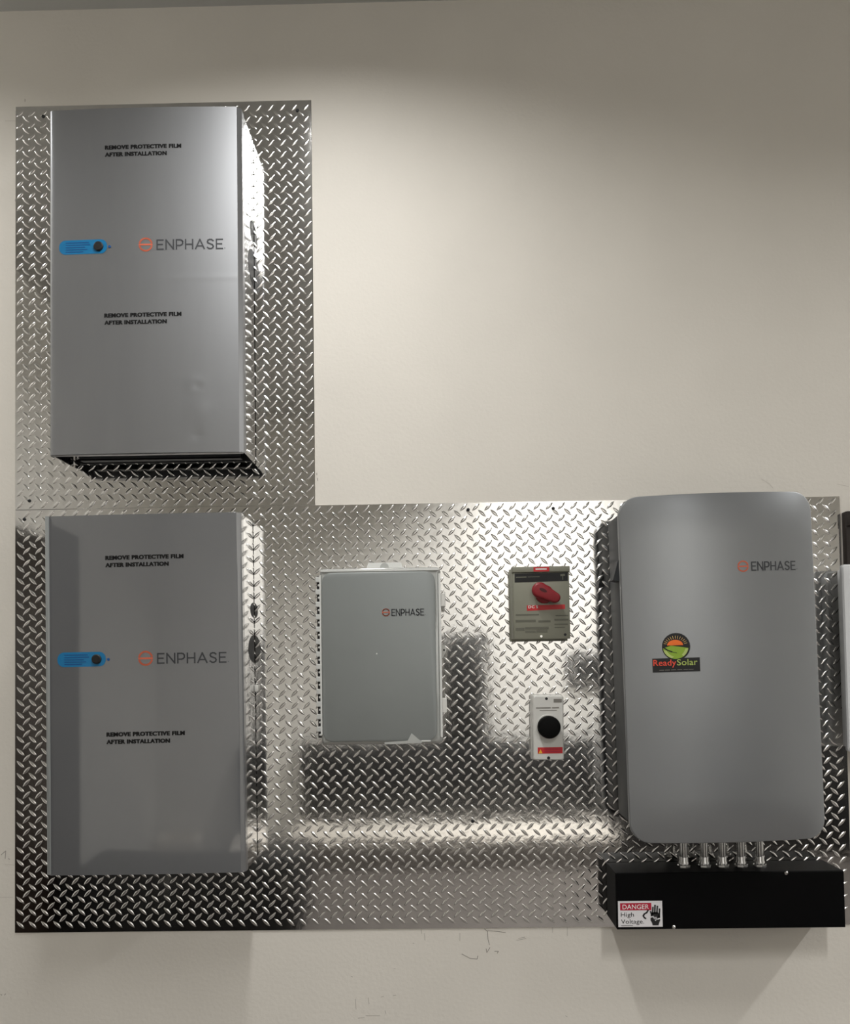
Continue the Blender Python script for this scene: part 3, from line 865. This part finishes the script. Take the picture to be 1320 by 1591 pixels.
# ------------------------------------------------------------------ things at the right edge
r = Root('wooden_board', (1.40, 0, 1.30), 'dark brown wooden board on the wall at the right edge', 'board')
build('board_face', box(1.2130, 1.60, -0.030, -0.001, 1.30, 1.8890), M['brown_wood'], r, bevel=0.002)
build('board_batten', box(1.2130, 1.60, -0.036, -0.0305, 1.845, 1.8885), M['brown_wood'], r, bevel=0.002)
r = Root('white_panel_box', (1.36, 0, 1.19), 'white metal panel box at the right edge beside the controller', 'electrical box', tilt=-0.004)
build('cabinet', box(1.18, 1.54, -0.090, -0.0375, 1.200, 1.715), M['white_paint'], r, bevel=0.004)
build('door', prism(rr_outline(1.1655, 1.556, 1.190, 1.7245, 0.008, 4), [(-0.0905, 0), (-0.104, 0), (-0.108, 0.004)]), M['white_paint'], r)

# ------------------------------------------------------------------ scuffs on the painted wall
class _W: loc = Vector((0, 0, 0)); o = wall_back
wf = lambda x, z: 0.0
def PX(px, py):
    v = fwd + r2 * ((px - PPX) / FPX) - u2 * ((py - PPY) / FPX)
    t = CAM_D / v.y
    return (v.x * t, CAM_Z + v.z * t)
def scuff(lines, w, m):
    lay('scuff_marks', merge(*[stroke([PX(*p) for p in l], w) for l in lines]), wf, M[m], _W, lift=0.0004)
scuff([[(752, 1443), (757, 1447), (758, 1460), (760, 1468)], [(757, 1446), (772, 1447), (785, 1449)], [(717, 1482), (730, 1489), (741, 1490), (742, 1485)],
       [(755, 1474), (756, 1480), (761, 1472)], [(768, 1478), (774, 1478), (772, 1481)]], 0.0015, 'scuff_dark')
scuff([[(654, 1444), (655, 1451)], [(659, 1450), (660, 1461)], [(714, 1450), (714, 1462)], [(858, 1440), (858, 1449)], [(881, 1437), (881, 1454)], [(802, 1461), (817, 1458)],
       [(805, 1458), (815, 1456)], [(545, 1517), (548, 1518)], [(641, 1465), (643, 1466)], [(612, 1505), (614, 1505)], [(568, 1578), (590, 1578)], [(556, 1582), (566, 1581)],
       [(552, 1552), (553, 1568)], [(572, 1550), (573, 1560)], [(592, 1549), (596, 1548)], [(598, 1570), (599, 1575)], [(610, 1547), (615, 1546)], [(878, 1578), (881, 1580)]], 0.0012, 'scuff')
scuff([[(8, 1343), (22, 1344)], [(0, 1394), (20, 1394)], [(8, 188), (24, 188)], [(1182, 744), (1195, 752), (1200, 758)], [(1215, 765), (1240, 764)], [(1300, 752), (1318, 756)],
       [(42, 1540), (44, 1545)], [(16, 1549), (18, 1552)]], 0.0014, 'scuff_pale')
scuff([[(39, 154), (39, 158)], [(492, 735), (492, 738)], [(493, 743), (493.5, 747)], [(2, 1328), (9, 1322), (8, 1334)], [(13, 1334), (15, 1335)], [(1, 1545), (3, 1546)], [(7, 1546), (9, 1544)], [(24, 310), (24, 313)]], 0.0022, 'scuff')

# ------------------------------------------------------------------ the rest of the room, seen as reflections in the plate and film
def cabinet(name, label, x0, x1, y0, y1, z0, z1, doors):
    r = Root(name, ((x0 + x1) / 2, (y0 + y1) / 2, z0), label, 'cabinet')
    build('carcass', box(x0, x1, y0, y1, z0 + 0.05, z1), M['dark_cabinet'], r, bevel=0.004)
    build('plinth', box(x0 + 0.02, x1 - 0.02, y0 + 0.02, y1 - 0.03, z0, z0 + 0.05), M['dark_cabinet'], r)
    w = (x1 - x0) / doors
    for k in range(doors):
        a = x0 + k * w
        d = build('door', box(a + 0.004, a + w - 0.004, y1 + 0.0005, y1 + 0.02, z0 + 0.06, z1 - 0.01), M['dark_cabinet'], r, bevel=0.003)
        hz = z0 + (z1 - z0) * 0.55
        build('handle', box(a + w - 0.05, a + w - 0.035, y1 + 0.0205, y1 + 0.045, hz, hz + 0.12), M['steel'], r, parent=d, bevel=0.003)
# white platform along the foot of the far wall, with black furniture on it
r = Root('white_platform', (0.09, -4.5, 0), 'long white platform along the foot of the wall behind the camera', 'platform')
build('deck', box(-1.10, 1.28, -4.74, -3.92, 0.20, 0.23), M['white_mat'], r, bevel=0.004)
build('riser', box(-1.08, 1.26, -4.74, -3.935, 0.0005, 0.1995), M['floor'], r)
cabinet('low_cabinet', 'long low black cabinet on the white platform behind the camera', -1.08, 1.24, -4.735, -4.60, 0.231, 0.86, 4)
cabinet('tall_locker', 'narrow black upright locker standing on the low black cabinet', 0.06, 0.40, -4.735, -4.60, 0.861, 1.70, 1)
cabinet('floor_cabinet', 'black cabinet on the floor to the right of the white platform', 1.30, 3.6, -4.735, -4.30, 0.0, 1.05, 4)
r = Root('white_box', (-1.75, -4.5, 0), 'low white open box on the floor left of the white platform', 'box')
build('box_base', box(-2.0, -1.5, -4.72, -4.28, 0.0005, 0.02), M['white_mat'], r)
vf = ring_frame([(-2.0, -4.72), (-1.5, -4.72), (-1.5, -4.28), (-2.0, -4.28)], [(-1.94, -4.66), (-1.56, -4.66), (-1.56, -4.34), (-1.94, -4.34)], 0, 1)
build('box_sides', ([(x, z, 0.0205 + y * 0.21) for x, y, z in vf[0]], vf[1]), M['white_mat'], r)
cabinet('low_bench', 'low dark bench with two doors beside the camera, along the left wall', -2.03, -0.77, -2.9, -2.22, 0.0, 0.43, 2)
# dark door in the left wall
r = Root('door_1', (ROOM_X0, -1.9, 0), kind='structure')
X = ROOM_X0
build('door_leaf', box(X + 0.002, X + 0.030, -2.42, -1.38, 0.004, 2.10), M['brown_wood'], r, bevel=0.003)
build('door_frame', merge(box(X + 0.001, X + 0.040, -1.375, -1.31, 0.001, 2.17), box(X + 0.001, X + 0.040, -2.49, -2.425, 0.001, 2.17), box(X + 0.001, X + 0.040, -2.425, -1.375, 2.105, 2.17)), M['brown_wood'], r, bevel=0.003)
build('door_handle', lathe((X + 0.030, -2.34, 1.02), (1, 0, 0), [(0, 0.026), (0.008, 0.026), (0.012, 0.011), (0.04, 0.011), (0.045, 0.027), (0.07, 0.024)], 18), M['steel'], r)
r = Root('wall_screen', (1.25, ROOM_Y1, 1.27), 'grey flat screen on the wall behind the camera', 'screen')
build('screen_case', box(1.04, 1.46, ROOM_Y1 + 0.002, ROOM_Y1 + 0.04, 1.27, 1.54), M['body_grey'], r, bevel=0.004)
build('screen_face', box(1.055, 1.445, ROOM_Y1 + 0.0405, ROOM_Y1 + 0.043, 1.285, 1.525), M['black'], r)
